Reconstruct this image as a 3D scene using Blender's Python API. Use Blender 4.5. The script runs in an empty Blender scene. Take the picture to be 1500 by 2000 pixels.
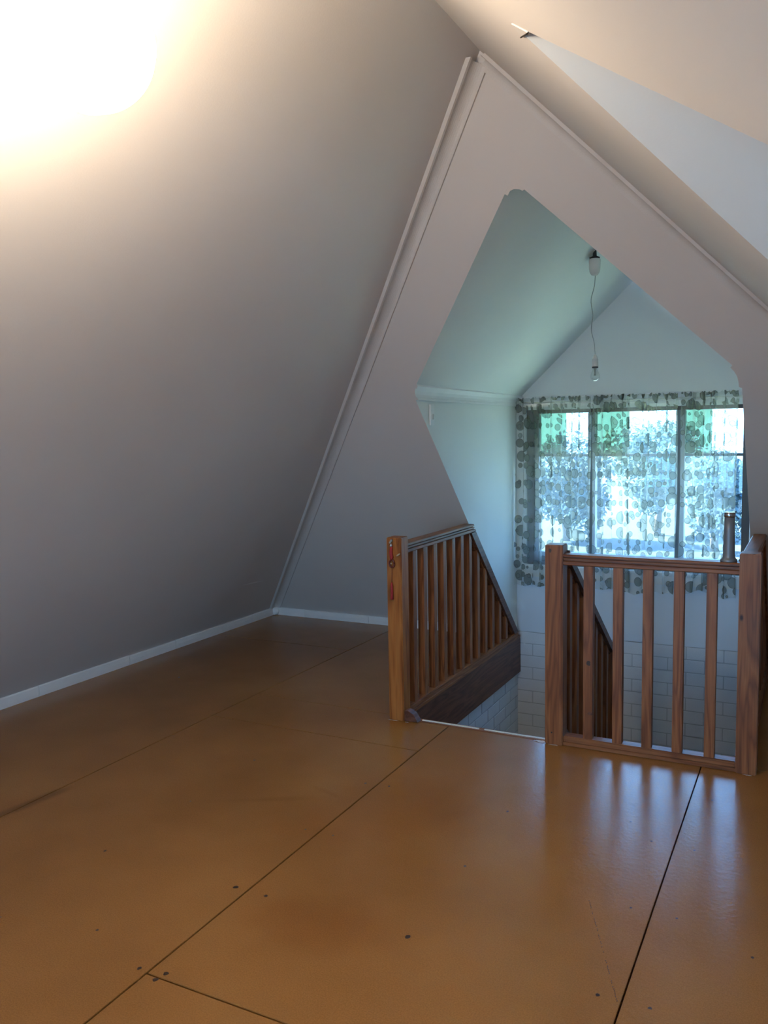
import bpy, bmesh, math, random
from mathutils import Vector, Matrix
random.seed(7)
C = bpy.context.scene.collection
# ------------------------------------------------------------------ camera
CAM = Vector((2.0299, -3.9701, 1.5528))
r_ = Vector((0.8900070, 0.4556139, -0.0174220)); u_ = Vector((-0.0269789, 0.0907680, 0.9955066)); f_ = Vector((-0.4551480, 0.8855378, -0.0930761))
cd = bpy.data.cameras.new('camera'); cam = bpy.data.objects.new('camera', cd); C.objects.link(cam)
cam.matrix_world = Matrix(((r_.x, u_.x, -f_.x, CAM.x), (r_.y, u_.y, -f_.y, CAM.y), (r_.z, u_.z, -f_.z, CAM.z), (0, 0, 0, 1)))
cd.sensor_fit = 'VERTICAL'; cd.sensor_height = 24; cd.lens = 24 * 1641.33 / 2000; cd.clip_start = .02; cd.clip_end = 300
bpy.context.scene.camera = cam
# ------------------------------------------------------------------ view, world, sun
vs = bpy.context.scene.view_settings
vs.view_transform = 'Standard'; vs.look = 'None'; vs.gamma = 1; vs.use_curve_mapping = False; vs.exposure = 0.0
SKY = 14.3; SUN = 96.0; LAMP = 71.0
w = bpy.data.worlds.new('sky'); bpy.context.scene.world = w; w.use_nodes = True
nt = w.node_tree; bg = nt.nodes['Background']
tc = nt.nodes.new('ShaderNodeTexCoord'); sx = nt.nodes.new('ShaderNodeSeparateXYZ'); cr = nt.nodes.new('ShaderNodeValToRGB')
nt.links.new(tc.outputs['Generated'], sx.inputs[0]); nt.links.new(sx.outputs['Z'], cr.inputs[0])
cr.color_ramp.elements[0].position = 0.0; cr.color_ramp.elements[0].color = (.30, .54, .93, 1)
cr.color_ramp.elements[1].position = .5; cr.color_ramp.elements[1].color = (.20, .40, 1, 1)
e = cr.color_ramp.elements.new(.15); e.color = (.27, .50, .95, 1)
nt.links.new(cr.outputs[0], bg.inputs[0]); bg.inputs[1].default_value = SKY
sd = bpy.data.lights.new('sun', 'SUN'); sun = bpy.data.objects.new('sun', sd); C.objects.link(sun)
sd.energy = SUN; sd.angle = .01; sd.color = (1, .96, .88)
sun.rotation_euler = Vector((.75, 0, -.66)).to_track_quat('-Z', 'Y').to_euler()   # travels towards +x, down

# ------------------------------------------------------------------ materials
def mat(name, col, rough=.5, metal=0, coat=0):
    m = bpy.data.materials.new(name); m.use_nodes = True
    b = m.node_tree.nodes['Principled BSDF']; b.inputs['Base Color'].default_value = (*col, 1)
    b.inputs['Roughness'].default_value = rough; b.inputs['Metallic'].default_value = metal; b.inputs['Coat Weight'].default_value = coat
    return m
def nd(m, t, **k):
    n = m.node_tree.nodes.new(t)
    for a, v in k.items():
        if hasattr(n, a): setattr(n, a, v)
        else: n.inputs[a.replace('_', ' ')].default_value = v
    return n
def lk(m, a, b): m.node_tree.links.new(a, b)
def ramp(m, stops):
    n = m.node_tree.nodes.new('ShaderNodeValToRGB'); el = n.color_ramp.elements
    while len(el) < len(stops): el.new(.5)
    for e, (p, c) in zip(el, stops): e.position = p; e.color = (*c, 1)
    return n
def bump(m, src, strength, dist=.01):
    b = nd(m, 'ShaderNodeBump'); b.inputs['Strength'].default_value = strength; b.inputs['Distance'].default_value = dist
    lk(m, src, b.inputs['Height']); lk(m, b.outputs[0], m.node_tree.nodes['Principled BSDF'].inputs['Normal'])
def paint(name, a, b, rough=.6, sc=1.3, bs=.08):
    m = mat(name, a, rough); t = nd(m, 'ShaderNodeTexCoord'); n = nd(m, 'ShaderNodeTexNoise', Scale=sc, Detail=4)
    lk(m, t.outputs['Object'], n.inputs['Vector']); r = ramp(m, [(.35, a), (.68, b)]); lk(m, n.outputs[0], r.inputs[0])
    lk(m, r.outputs[0], m.node_tree.nodes['Principled BSDF'].inputs['Base Color'])
    n2 = nd(m, 'ShaderNodeTexNoise', Scale=170, Detail=3); lk(m, t.outputs['Object'], n2.inputs['Vector']); bump(m, n2.outputs[0], bs, .004)
    return m
M = {}
M['wall'] = paint('wall_paint', (.70, .665, .63), (.73, .695, .66), .62)
M['dormer'] = paint('dormer_paint', (.72, .74, .71), (.75, .77, .74), .6)
M['trim'] = paint('trim_paint', (.76, .765, .75), (.80, .80, .79), .45, 8, .25)
M['plaster'] = paint('plaster_trim_paint', (.70, .675, .645), (.74, .715, .685), .55, 5, .2)
M['brick'] = paint('brick_paint', (.72, .78, .85), (.77, .83, .89), .55, 4, .5)  # white brick paint with the blue of the daylight mixed in
M['bluecast'] = paint('daylight_blue_cast', (.68, .79, .92), (.70, .81, .93), .6)  # white plaster, cool daylight put into its colour
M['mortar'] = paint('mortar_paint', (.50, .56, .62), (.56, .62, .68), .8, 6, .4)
M['sash'] = mat('dark_sash', (.045, .028, .022), .4)
M['greysash'] = mat('grey_sash', (.16, .18, .19), .5)
M['black'] = mat('black', (.012, .012, .012), .5)
M['screw'] = mat('screw_steel', (.5, .48, .45), .35, 1)
M['whiteplastic'] = mat('white_plastic', (.62, .61, .58), .25)
M['whitemetal'] = mat('white_strip', (.80, .78, .70), .4)
M['cord'] = mat('grey_cord', (.30, .33, .31), .6)
M['red'] = mat('red_thread', (.34, .02, .022), .7)
M['darkred'] = mat('dark_red_bead', (.13, .02, .015), .35)
M['cream'] = mat('cream_charm', (.55, .42, .28), .35)
M['pewter'] = mat('dark_pewter', (.20, .22, .25), .42, .35)
M['chrome'] = mat('chrome_band', (.45, .47, .5), .12, 1)

def wood(name, axis, c1, c2, c3, knots=True, rough=.42):
    m = mat(name, c1, rough, coat=.08); b = m.node_tree.nodes['Principled BSDF']; b.inputs['Coat Roughness'].default_value = .2; b.inputs['Specular IOR Level'].default_value = .3
    t = nd(m, 'ShaderNodeTexCoord'); oi = nd(m, 'ShaderNodeObjectInfo')
    off = nd(m, 'ShaderNodeVectorMath', operation='SCALE'); cx = nd(m, 'ShaderNodeCombineXYZ')
    lk(m, oi.outputs['Random'], cx.inputs[0]); lk(m, oi.outputs['Random'], cx.inputs[1]); lk(m, oi.outputs['Random'], cx.inputs[2])
    lk(m, cx.outputs[0], off.inputs[0]); off.inputs['Scale'].default_value = 7.3
    ad = nd(m, 'ShaderNodeVectorMath', operation='ADD'); lk(m, t.outputs['Object'], ad.inputs[0]); lk(m, off.outputs[0], ad.inputs[1])
    mp = nd(m, 'ShaderNodeMapping'); s = [11, 11, 11]; s['xyz'.index(axis)] = .9; mp.inputs['Scale'].default_value = s
    lk(m, ad.outputs[0], mp.inputs[0])
    n = nd(m, 'ShaderNodeTexNoise', Scale=1.6, Detail=2, Distortion=.6); lk(m, mp.outputs[0], n.inputs['Vector'])
    mu = nd(m, 'ShaderNodeMath', operation='MULTIPLY'); mu.inputs[1].default_value = 9; lk(m, n.outputs[0], mu.inputs[0])
    fr = nd(m, 'ShaderNodeMath', operation='PINGPONG'); fr.inputs[1].default_value = 1; lk(m, mu.outputs[0], fr.inputs[0])
    r = ramp(m, [(0, c2), (.45, c1), (1, c3)]); lk(m, fr.outputs[0], r.inputs[0])
    mp2 = nd(m, 'ShaderNodeMapping'); s = [160, 160, 160]; s['xyz'.index(axis)] = 5; mp2.inputs['Scale'].default_value = s
    lk(m, ad.outputs[0], mp2.inputs[0]); n2 = nd(m, 'ShaderNodeTexNoise', Scale=1, Detail=3); lk(m, mp2.outputs[0], n2.inputs['Vector'])
    r2 = ramp(m, [(.3, (.72, .72, .72)), (.7, (1.1, 1.1, 1.1))]); lk(m, n2.outputs[0], r2.inputs[0])
    mx = nd(m, 'ShaderNodeMix', data_type='RGBA', blend_type='MULTIPLY'); mx.inputs[0].default_value = .8
    lk(m, r.outputs[0], mx.inputs[6]); lk(m, r2.outputs[0], mx.inputs[7]); out = mx.outputs[2]
    if knots:
        mp3 = nd(m, 'ShaderNodeMapping'); s = [5, 5, 5]; s['xyz'.index(axis)] = 2.6; mp3.inputs['Scale'].default_value = s
        lk(m, ad.outputs[0], mp3.inputs[0]); vo = nd(m, 'ShaderNodeTexVoronoi', Scale=1.0); lk(m, mp3.outputs[0], vo.inputs['Vector'])
        r3 = ramp(m, [(.02, (.14, .10, .08)), (.05, (1, 1, 1))]); lk(m, vo.outputs['Distance'], r3.inputs[0])
        m2 = nd(m, 'ShaderNodeMix', data_type='RGBA', blend_type='MULTIPLY'); m2.inputs[0].default_value = 1
        lk(m, out, m2.inputs[6]); lk(m, r3.outputs[0], m2.inputs[7]); out = m2.outputs[2]
    lk(m, out, b.inputs['Base Color']); bump(m, n2.outputs[0], .12, .002)
    return m
W1 = ((.27, .095, .030), (.175, .055, .017), (.33, .125, .043))
for a in 'xyz': M['wood' + a] = wood('pine_' + a, a, *W1)
M['postwood'] = wood('varnished_pine_post', 'z', (.35, .115, .022), (.23, .068, .013), (.42, .155, .036))
M['darkwood'] = wood('dark_stained_pine', 'y', (.14, .052, .030), (.095, .034, .018), (.18, .072, .042))
M['treadwood'] = wood('stair_pine', 'x', (.33, .17, .08), (.25, .12, .05), (.40, .21, .10), False)

def floor_mat():
    m = mat('varnished_board', (.3, .15, .05), .17); b = m.node_tree.nodes['Principled BSDF']
    b.inputs['Specular IOR Level'].default_value = .4
    t = nd(m, 'ShaderNodeTexCoord'); P = t.outputs['Object']
    n = nd(m, 'ShaderNodeTexNoise', Scale=1.1, Detail=4); lk(m, P, n.inputs['Vector'])
    r = ramp(m, [(.3, (.285, .124, .030)), (.55, (.35, .158, .041)), (.75, (.385, .186, .054))]); lk(m, n.outputs[0], r.inputs[0])
    n2 = nd(m, 'ShaderNodeTexNoise', Scale=230, Detail=2); lk(m, P, n2.inputs['Vector'])
    r2 = ramp(m, [(.35, (.80, .79, .77)), (.65, (1.1, 1.1, 1.1))]); lk(m, n2.outputs[0], r2.inputs[0])
    mx = nd(m, 'ShaderNodeMix', data_type='RGBA', blend_type='MULTIPLY'); mx.inputs[0].default_value = .7
    lk(m, r.outputs[0], mx.inputs[6]); lk(m, r2.outputs[0], mx.inputs[7]); out = mx.outputs[2]
    def stain(cx, cy, sx_, sy_, rot, col, amt, edge=.25):
        nonlocal out
        mp = nd(m, 'ShaderNodeMapping', vector_type='TEXTURE'); mp.inputs['Location'].default_value = (cx, cy, 0)
        mp.inputs['Rotation'].default_value = (0, 0, rot); mp.inputs['Scale'].default_value = (sx_, sy_, 1); lk(m, P, mp.inputs[0])
        ln = nd(m, 'ShaderNodeVectorMath', operation='LENGTH'); lk(m, mp.outputs[0], ln.inputs[0])
        wn = nd(m, 'ShaderNodeTexNoise', Scale=5, Detail=4); lk(m, P, wn.inputs['Vector'])
        s = nd(m, 'ShaderNodeMath', operation='MULTIPLY_ADD'); lk(m, wn.outputs[0], s.inputs[0]); s.inputs[1].default_value = .8; lk(m, ln.outputs['Value'], s.inputs[2])
        rr = ramp(m, [(edge + .3, (amt,) * 3), (1.0, (0, 0, 0))]); rr.color_ramp.interpolation = 'EASE'; sc = nd(m, 'ShaderNodeMath', operation='MULTIPLY'); sc.inputs[1].default_value = .7
        lk(m, s.outputs[0], sc.inputs[0]); lk(m, sc.outputs[0], rr.inputs[0])
        x = nd(m, 'ShaderNodeMix', data_type='RGBA', blend_type='MULTIPLY'); lk(m, rr.outputs[0], x.inputs[0]); lk(m, out, x.inputs[6]); x.inputs[7].default_value = (*col, 1); out = x.outputs[2]
    stain(.66, -1.80, .34, .20, .3, (.86, .70, .50), .55, .1)
    stain(.45, -1.05, .5, .35, .8, (.9, .78, .6), .5)
    stain(-.93, -1.58, .32, .05, 1.45, (.45, .40, .36), .7, .1)
    stain(-.02, -1.12, .30, .035, .5, (.80, .74, .66), .45, .0)
    stain(.18, -.95, .16, .025, -.3, (.80, .74, .66), .4, .0)
    stain(-1.5, .9, 1.0, .8, 0, (.80, .72, .66), .5)
    stain(1.5, -1.2, .6, .9, 0, (1.0, 1.0, .8), .4)
    lk(m, out, b.inputs['Base Color'])
    n3 = nd(m, 'ShaderNodeTexNoise', Scale=9, Detail=3); lk(m, P, n3.inputs['Vector'])
    rr = nd(m, 'ShaderNodeMapRange'); lk(m, n3.outputs[0], rr.inputs[0]); rr.inputs[1].default_value = 0; rr.inputs[2].default_value = 1; rr.inputs[3].default_value = .18; rr.inputs[4].default_value = .30
    lk(m, rr.outputs[0], b.inputs['Roughness'])
    n4 = nd(m, 'ShaderNodeTexNoise', Scale=55, Detail=2); lk(m, P, n4.inputs['Vector']); bump(m, n4.outputs[0], .2, .003)
    return m
M['floor'] = floor_mat(); M['gap'] = mat('dark_gap', (.02, .012, .008), .9); M['spot'] = mat('dark_filler', (.05, .026, .014), .5)

def glass_mat(name, tint, gl=.06):
    m = bpy.data.materials.new(name); m.use_nodes = True; N = m.node_tree.nodes; N.clear()
    o = N.new('ShaderNodeOutputMaterial'); t = N.new('ShaderNodeBsdfTransparent'); g = N.new('ShaderNodeBsdfGlossy'); x = N.new('ShaderNodeMixShader')
    t.inputs[0].default_value = (*tint, 1); g.inputs['Roughness'].default_value = .02; x.inputs[0].default_value = gl
    lk(m, t.outputs[0], x.inputs[1]); lk(m, g.outputs[0], x.inputs[2]); lk(m, x.outputs[0], o.inputs[0]); return m
M['glass'] = glass_mat('clear_glass', (.86, .97, .94)); M['greenglass'] = glass_mat('green_glass', (.27, .37, .26), .04)

def bulb_glass():
    m = bpy.data.materials.new('bulb_glass'); m.use_nodes = True; N = m.node_tree.nodes; N.clear()
    o = N.new('ShaderNodeOutputMaterial'); t = N.new('ShaderNodeBsdfTransparent'); g = N.new('ShaderNodeBsdfGlossy'); x = N.new('ShaderNodeMixShader'); l = N.new('ShaderNodeLayerWeight')
    t.inputs[0].default_value = (.93, .96, .95, 1); g.inputs['Roughness'].default_value = .03; l.inputs[0].default_value = .35
    lk(m, l.outputs['Facing'], x.inputs[0]); lk(m, t.outputs[0], x.inputs[1]); lk(m, g.outputs[0], x.inputs[2]); lk(m, x.outputs[0], o.inputs[0]); return m
M['bulbglass'] = bulb_glass()

def curtain_mat():
    m = bpy.data.materials.new('dotted_sheer'); m.use_nodes = True; N = m.node_tree.nodes; N.clear()
    o = N.new('ShaderNodeOutputMaterial'); uv = nd(m, 'ShaderNodeUVMap')
    masks = []; edges = []
    for sc, rmin, rmax, seed, keep in ((9.0, .16, .40, 0, .86), (14.5, .15, .34, 3.7, .55), (5.6, .14, .26, 8.1, .50)):
        mp = nd(m, 'ShaderNodeMapping'); mp.inputs['Location'].default_value = (seed, seed * 1.7, 0); lk(m, uv.outputs[0], mp.inputs[0])
        v = nd(m, 'ShaderNodeTexVoronoi', voronoi_dimensions='2D', Scale=sc, Randomness=.55); lk(m, mp.outputs[0], v.inputs['Vector'])
        s = nd(m, 'ShaderNodeSeparateColor'); lk(m, v.outputs['Color'], s.inputs[0])
        rad = nd(m, 'ShaderNodeMapRange'); lk(m, s.outputs[0], rad.inputs[0]); rad.inputs[3].default_value = rmin; rad.inputs[4].default_value = rmax
        kp = nd(m, 'ShaderNodeMath', operation='LESS_THAN'); lk(m, s.outputs[1], kp.inputs[0]); kp.inputs[1].default_value = keep
        ins = nd(m, 'ShaderNodeMath', operation='LESS_THAN'); lk(m, v.outputs['Distance'], ins.inputs[0]); lk(m, rad.outputs[0], ins.inputs[1])
        a = nd(m, 'ShaderNodeMath', operation='MULTIPLY'); lk(m, ins.outputs[0], a.inputs[0]); lk(m, kp.outputs[0], a.inputs[1]); masks.append(a)
        sub = nd(m, 'ShaderNodeMath', operation='SUBTRACT'); lk(m, rad.outputs[0], sub.inputs[0]); lk(m, v.outputs['Distance'], sub.inputs[1])
        ed = nd(m, 'ShaderNodeMath', operation='LESS_THAN'); lk(m, sub.outputs[0], ed.inputs[0]); ed.inputs[1].default_value = .0028 * sc
        e2 = nd(m, 'ShaderNodeMath', operation='MULTIPLY'); lk(m, ed.outputs[0], e2.inputs[0]); lk(m, a.outputs[0], e2.inputs[1]); edges.append(e2)
    def mx(a, b, f='MAXIMUM'):
        n = nd(m, 'ShaderNodeMath', operation=f); lk(m, a, n.inputs[0]); lk(m, b, n.inputs[1]); return n.outputs[0]
    dot = mx(mx(masks[0].outputs[0], masks[1].outputs[0]), masks[2].outputs[0]); edge = mx(mx(edges[0].outputs[0], edges[1].outputs[0]), edges[2].outputs[0])
    tr = nd(m, 'ShaderNodeBsdfTransparent'); tl = nd(m, 'ShaderNodeBsdfTranslucent'); df = nd(m, 'ShaderNodeBsdfDiffuse')
    tr.inputs[0].default_value = (.97, .985, .965, 1)
    c = nd(m, 'ShaderNodeMix', data_type='RGBA'); lk(m, dot, c.inputs[0]); c.inputs[6].default_value = (.78, .80, .74, 1); c.inputs[7].default_value = (.24, .255, .215, 1)
    lk(m, c.outputs[2], tl.inputs[0]); lk(m, c.outputs[2], df.inputs[0])
    ce = nd(m, 'ShaderNodeMix', data_type='RGBA'); lk(m, edge, ce.inputs[0]); lk(m, c.outputs[2], ce.inputs[6]); ce.inputs[7].default_value = (.07, .08, .06, 1); lk(m, ce.outputs[2], tl.inputs[0]); lk(m, ce.outputs[2], df.inputs[0])
    a = nd(m, 'ShaderNodeMixShader'); a.inputs[0].default_value = .5; lk(m, tl.outputs[0], a.inputs[1]); lk(m, df.outputs[0], a.inputs[2])
    f1 = nd(m, 'ShaderNodeMath', operation='MULTIPLY_ADD'); lk(m, dot, f1.inputs[0]); f1.inputs[1].default_value = .42; f1.inputs[2].default_value = .22
    f2 = nd(m, 'ShaderNodeMath', operation='MULTIPLY_ADD'); lk(m, edge, f2.inputs[0]); f2.inputs[1].default_value = .22; lk(m, f1.outputs[0], f2.inputs[2])
    x = nd(m, 'ShaderNodeMixShader'); lk(m, f2.outputs[0], x.inputs[0]); lk(m, tr.outputs[0], x.inputs[1]); lk(m, a.outputs[0], x.inputs[2])
    lk(m, x.outputs[0], o.inputs[0]); return m
M['curtain'] = curtain_mat()
def emis(name, col, st):
    m = bpy.data.materials.new(name); m.use_nodes = True; N = m.node_tree.nodes; N.clear()
    o = N.new('ShaderNodeOutputMaterial'); e = N.new('ShaderNodeEmission'); e.inputs[0].default_value = (*col, 1); e.inputs[1].default_value = st; lk(m, e.outputs[0], o.inputs[0]); return m
M['lampglass'] = emis('lit_opal_glass', (1, .79, .56), LAMP)

# ------------------------------------------------------------------ helpers
def obj(name, bm, m, parent=None, smooth=False, loc=None):
    bmesh.ops.recalc_face_normals(bm, faces=bm.faces)
    me = bpy.data.meshes.new(name); bm.to_mesh(me); bm.free()
    if smooth:
        for p in me.polygons: p.use_smooth = True
    o = bpy.data.objects.new(name, me); C.objects.link(o); me.materials.append(M[m] if isinstance(m, str) else m)
    if parent: o.parent = parent
    if loc: o.location = loc
    return o
def tag(o, label, cat, group=None):
    o['label'] = label; o['category'] = cat
    if group: o['group'] = group
    return o
def struct(o): o['kind'] = 'structure'; return o
def empty(name): o = bpy.data.objects.new(name, None); C.objects.link(o); return o
def box(bm, x0, y0, z0, x1, y1, z1, bev=0):
    b = bmesh.new() if bev else bm
    v = [b.verts.new(p) for p in ((x0, y0, z0), (x1, y0, z0), (x1, y1, z0), (x0, y1, z0), (x0, y0, z1), (x1, y0, z1), (x1, y1, z1), (x0, y1, z1))]
    for f in ((0, 3, 2, 1), (4, 5, 6, 7), (0, 1, 5, 4), (1, 2, 6, 5), (2, 3, 7, 6), (3, 0, 4, 7)): b.faces.new([v[i] for i in f])
    if bev:
        bmesh.ops.bevel(b, geom=b.edges[:], offset=bev, segments=2, affect='EDGES')
        t = bpy.data.meshes.new('t'); b.to_mesh(t); b.free(); bm.from_mesh(t); bpy.data.meshes.remove(t)
    return bm
def B(*a, **k): return box(bmesh.new(), *a, **k)
def prism(bm, pts, axis, a, b):
    """pts: 2D polygon; axis x: (y,z), y: (x,z), z: (x,y)"""
    def P(p, t): return {'x': (t, p[0], p[1]), 'y': (p[0], t, p[1]), 'z': (p[0], p[1], t)}[axis]
    A = [bm.verts.new(P(p, a)) for p in pts]; D = [bm.verts.new(P(p, b)) for p in pts]
    bm.faces.new(A); bm.faces.new(D[::-1]); n = len(pts)
    for i in range(n): bm.faces.new((A[i], A[(i + 1) % n], D[(i + 1) % n], D[i]))
    return bm
def sheet(bm, pts): bm.faces.new([bm.verts.new(p) for p in pts]); return bm
def strip(bm, A, D):
    a = [bm.verts.new(p) for p in A]; d = [bm.verts.new(p) for p in D]
    for i in range(len(a) - 1): bm.faces.new((a[i], a[i + 1], d[i + 1], d[i]))
    return bm
def lathe(bm, prof, c, n=28, closed=True):
    R = []
    for r, z in prof: R.append([bm.verts.new((c[0] + r * math.cos(2 * math.pi * i / n), c[1] + r * math.sin(2 * math.pi * i / n), c[2] + z)) for i in range(n)])
    for a, b in zip(R, R[1:]):
        for i in range(n): bm.faces.new((a[i], a[(i + 1) % n], b[(i + 1) % n], b[i]))
    if closed: bm.faces.new(R[0][::-1]); bm.faces.new(R[-1])
    return bm
def tube(bm, pts, r, n=8):
    pts = [Vector(p) for p in pts]; R = []
    for i, p in enumerate(pts):
        d = (pts[min(i + 1, len(pts) - 1)] - pts[max(i - 1, 0)]).normalized()
        a = d.cross(Vector((.13, .97, .2))).normalized(); b = d.cross(a); rr = r[i] if isinstance(r, list) else r
        R.append([bm.verts.new(p + (a * math.cos(2 * math.pi * k / n) + b * math.sin(2 * math.pi * k / n)) * rr) for k in range(n)])
    for a, b in zip(R, R[1:]):
        for i in range(n): bm.faces.new((a[i], a[(i + 1) % n], b[(i + 1) % n], b[i]))
    bm.faces.new(R[0][::-1]); bm.faces.new(R[-1]); return bm

# ------------------------------------------------------------------ room geometry
K, YP = 1.02, 2.08                       # far slope: y = YP - K z
SL = .9523                               # side slopes dz/dx
XL0, XR0 = -2.20, 3.987
RX = (XL0 + XR0) / 2; RZ = SL * (RX - XL0)
def xl(z): return XL0 + z / SL
def xr(z): return XR0 - z / SL
def yp(z): return YP - K * z
YB = -6.4                                # rear gable
YW = 2.09                                # window wall of the stair dormer
# section of the stair dormer (x, z), from the left foot over the ridge to the right foot
DL, DR = .04, 1.717
k1 = .952; zt = 2.545
cp = [(0, 1.735), (.016, 1.735), (.016, 1.748), (.0105, 1.7495), (.012, 1.765), (.019, 1.783), (.031, 1.7965), (.036, 1.793), (.047, 1.806), (.044, 1.815)]
sec = [(DL, 0)] + [(DL + x, z) for x, z in cp]
xa = DL + .044 + (zt - 1.815) / k1
sec += [(xa - .006, zt - .006), (xa + .004, zt - .012), (xa + .02, zt + .002), (xa + .04, zt + .006), (xa + .062, zt + .002), (xa + .072, zt - .004), (xa + .08, zt)]
xs = sec[-1][0]; kR = (zt - 1.838) / (DR - .040 - xs)
sec += [(DR - .036, 1.838 - .004 * kR), (DR - .045, 1.826), (DR - .030, 1.808), (DR - .018, 1.785), (DR - .014, 1.76), (DR - .014, 1.740), (DR - .001, 1.735), (DR, 1.735), (DR, 0)]
RXD = (1.838 + kR * (DR - .040) - 1.815 + k1 * (DL + .044)) / (k1 + kR); RZD = 1.815 + k1 * (RXD - DL - .044)
# far slope with the dormer opening
bm = sheet(bmesh.new(), [(XL0, yp(0), 0), (RX, yp(RZ), RZ), (XR0, yp(0), 0)] + [(x, yp(z), z) for x, z in sec[::-1]])
struct(obj('wall_back', bm, 'wall'))
# left slope
bm = sheet(bmesh.new(), [(XL0, YB, 0), (XL0, yp(0), 0), (RX, yp(RZ), RZ), (RX, YB, RZ)])
wl = struct(obj('wall_left', bm, 'wall'))
# right slope with opening of the right-hand dormer
RY, RZ2, EZ = -2.05, 2.47, 1.78
y_near = RY - (RZ2 - EZ) / .81; y_far = RY + (RZ2 - EZ) / .93
sec2 = [(y_near, 0), (y_near, EZ - .06), (y_near + .014, EZ - .06), (y_near + .03, EZ), (RY - .035, RZ2 - .028), (RY - .02, RZ2 - .034), (RY, RZ2 - .004), (RY + .02, RZ2 - .018), (RY + .03, RZ2 - .028), (y_far - .03, EZ), (y_far - .014, EZ - .06), (y_far, EZ - .06), (y_far, 0)]
bm = sheet(bmesh.new(), [(XR0, YB, 0), (RX, YB, RZ), (RX, yp(RZ), RZ), (XR0, yp(0), 0)] + [(xr(z), y, z) for y, z in sec2[::-1]])
struct(obj('wall_right', bm, 'wall'))
# ridge cap end at the right-hand opening, with a dark line added
def chip(pts, t, m, n_):
    nv = Vector((-.9523, 0, -1)).normalized(); bm = bmesh.new()
    a = [bm.verts.new(Vector(p)) for p in pts]; b = [bm.verts.new(Vector(p) + nv * t) for p in pts]; bm.faces.new(b)
    for i in range(len(a)): bm.faces.new((a[i], a[(i + 1) % len(a)], b[(i + 1) % len(a)], b[i]))
    return struct(obj(n_, bm, m))
NA, NB, NC = Vector((1.3951, -2.0621, 2.4683)), Vector((1.3977, -1.9997, 2.4658)), Vector((1.450, -2.118, 2.416))
chip([NA, NB, NC], .003, 'plaster', 'trim_9')
chip([NB, NC, NC + (NB - NA) * .07, NB + (NB - NA) * .07], .006, 'gap', 'trim_10')
# the two dormers: side walls, ceilings
bm = strip(bmesh.new(), [(x, yp(z), z) for x, z in sec[:2]], [(x, YW, z) for x, z in sec[:2]]); struct(obj('wall_dormer_left', bm, 'dormer'))
bm = strip(bmesh.new(), [(x, yp(z), z) for x, z in sec[-2:]], [(x, YW, z) for x, z in sec[-2:]]); struct(obj('wall_dormer_right', bm, 'dormer'))
cs = [sec[10], (RXD, RZD), sec[18]]
bm = strip(bmesh.new(), [(x, yp(z) - .001, z) for x, z in cs], [(x, YW, z) for x, z in cs]); struct(obj('ceiling_dormer', bm, 'dormer'))
bm = strip(bmesh.new(), [(x, yp(z), z) for x, z in sec[1:11]], [(x, YW, z) for x, z in sec[1:11]]); struct(obj('trim_1', bm, 'trim'))
bm = strip(bmesh.new(), [(x, yp(z), z) for x, z in sec[18:-1]], [(x, YW, z) for x, z in sec[18:-1]]); struct(obj('trim_2', bm, 'trim'))
cw = [(0, 1.725), (.018, 1.725), (.018, 1.742), (.013, 1.744), (.02, 1.765), (.035, 1.785), (.042, 1.784), (.05, 1.80), (0, 1.802)]
struct(obj('trim_3', prism(bmesh.new(), [(YW - a, z) for a, z in cw], 'x', DL, DR), 'trim'))
def out(z): return xr(z)
XW2 = 3.95
bm = strip(bmesh.new(), [(xr(z), y, z) for y, z in sec2], [(XW2 if xr(z) < XW2 else XW2 + .04, y, z) for y, z in sec2]); struct(obj('wall_side_dormer', bm, 'dormer'))
def wall_hole(bm, axis, c, outer, hx0, hx1, hz0, hz1):
    """vertical sheet with a rectangular hole; outer = list of (t,z) left half then right half split at hole centre"""
    m = (hx0 + hx1) / 2
    P = (lambda t, z: (t, c, z)) if axis == 'y' else (lambda t, z: (c, t, z))
    L, Rr, top, botz = outer
    sheet(bm, [P(m, botz)] + [P(*q) for q in L] + [P(m, top), P(m, hz1), P(hx0, hz1), P(hx0, hz0), P(m, hz0)])
    sheet(bm, [P(m, botz), P(m, hz0), P(hx1, hz0), P(hx1, hz1), P(m, hz1), P(m, top)] + [P(*q) for q in Rr])
    return bm
# window wall of the stair dormer
GX0, GX1, GZ0, GZ1 = .115, 1.650, .555, 1.705
mm = (GX0 + GX1) / 2
bm = wall_hole(bmesh.new(), 'y', YW, ([(DL, .035), (DL, 1.80), (DL + .07, 1.845), (mm - .001, RZD - .004)], [(mm + .001, RZD - .004), (DR - .04, 1.838), (DR, 1.80), (DR, .035)], RZD, .035), GX0, GX1, GZ0, GZ1)
for a, b in (((GX0, GZ0), (GX1, GZ0)), ((GX1, GZ0), (GX1, GZ1)), ((GX1, GZ1), (GX0, GZ1)), ((GX0, GZ1), (GX0, GZ0))):
    sheet(bm, [(a[0], YW, a[1]), (b[0], YW, b[1]), (b[0], YW + .14, b[1]), (a[0], YW + .14, a[1])])
struct(obj('wall_window', bm, 'dormer'))
bm = wall_hole(bmesh.new(), 'x', XW2, ([(y_near, 0), (y_near, EZ)], [(y_far, EZ), (y_far, 0)], RZ2, 0), -2.55, -1.65, .85, 1.60)
struct(obj('wall_side_window', bm, 'dormer'))
bm = wall_hole(bmesh.new(), 'y', YB, ([(XL0, 0)], [(XR0, 0)], RZ, 0), -.6, 2.4, .12, 2.0)
struct(obj('wall_rear', bm, 'wall'))

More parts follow.
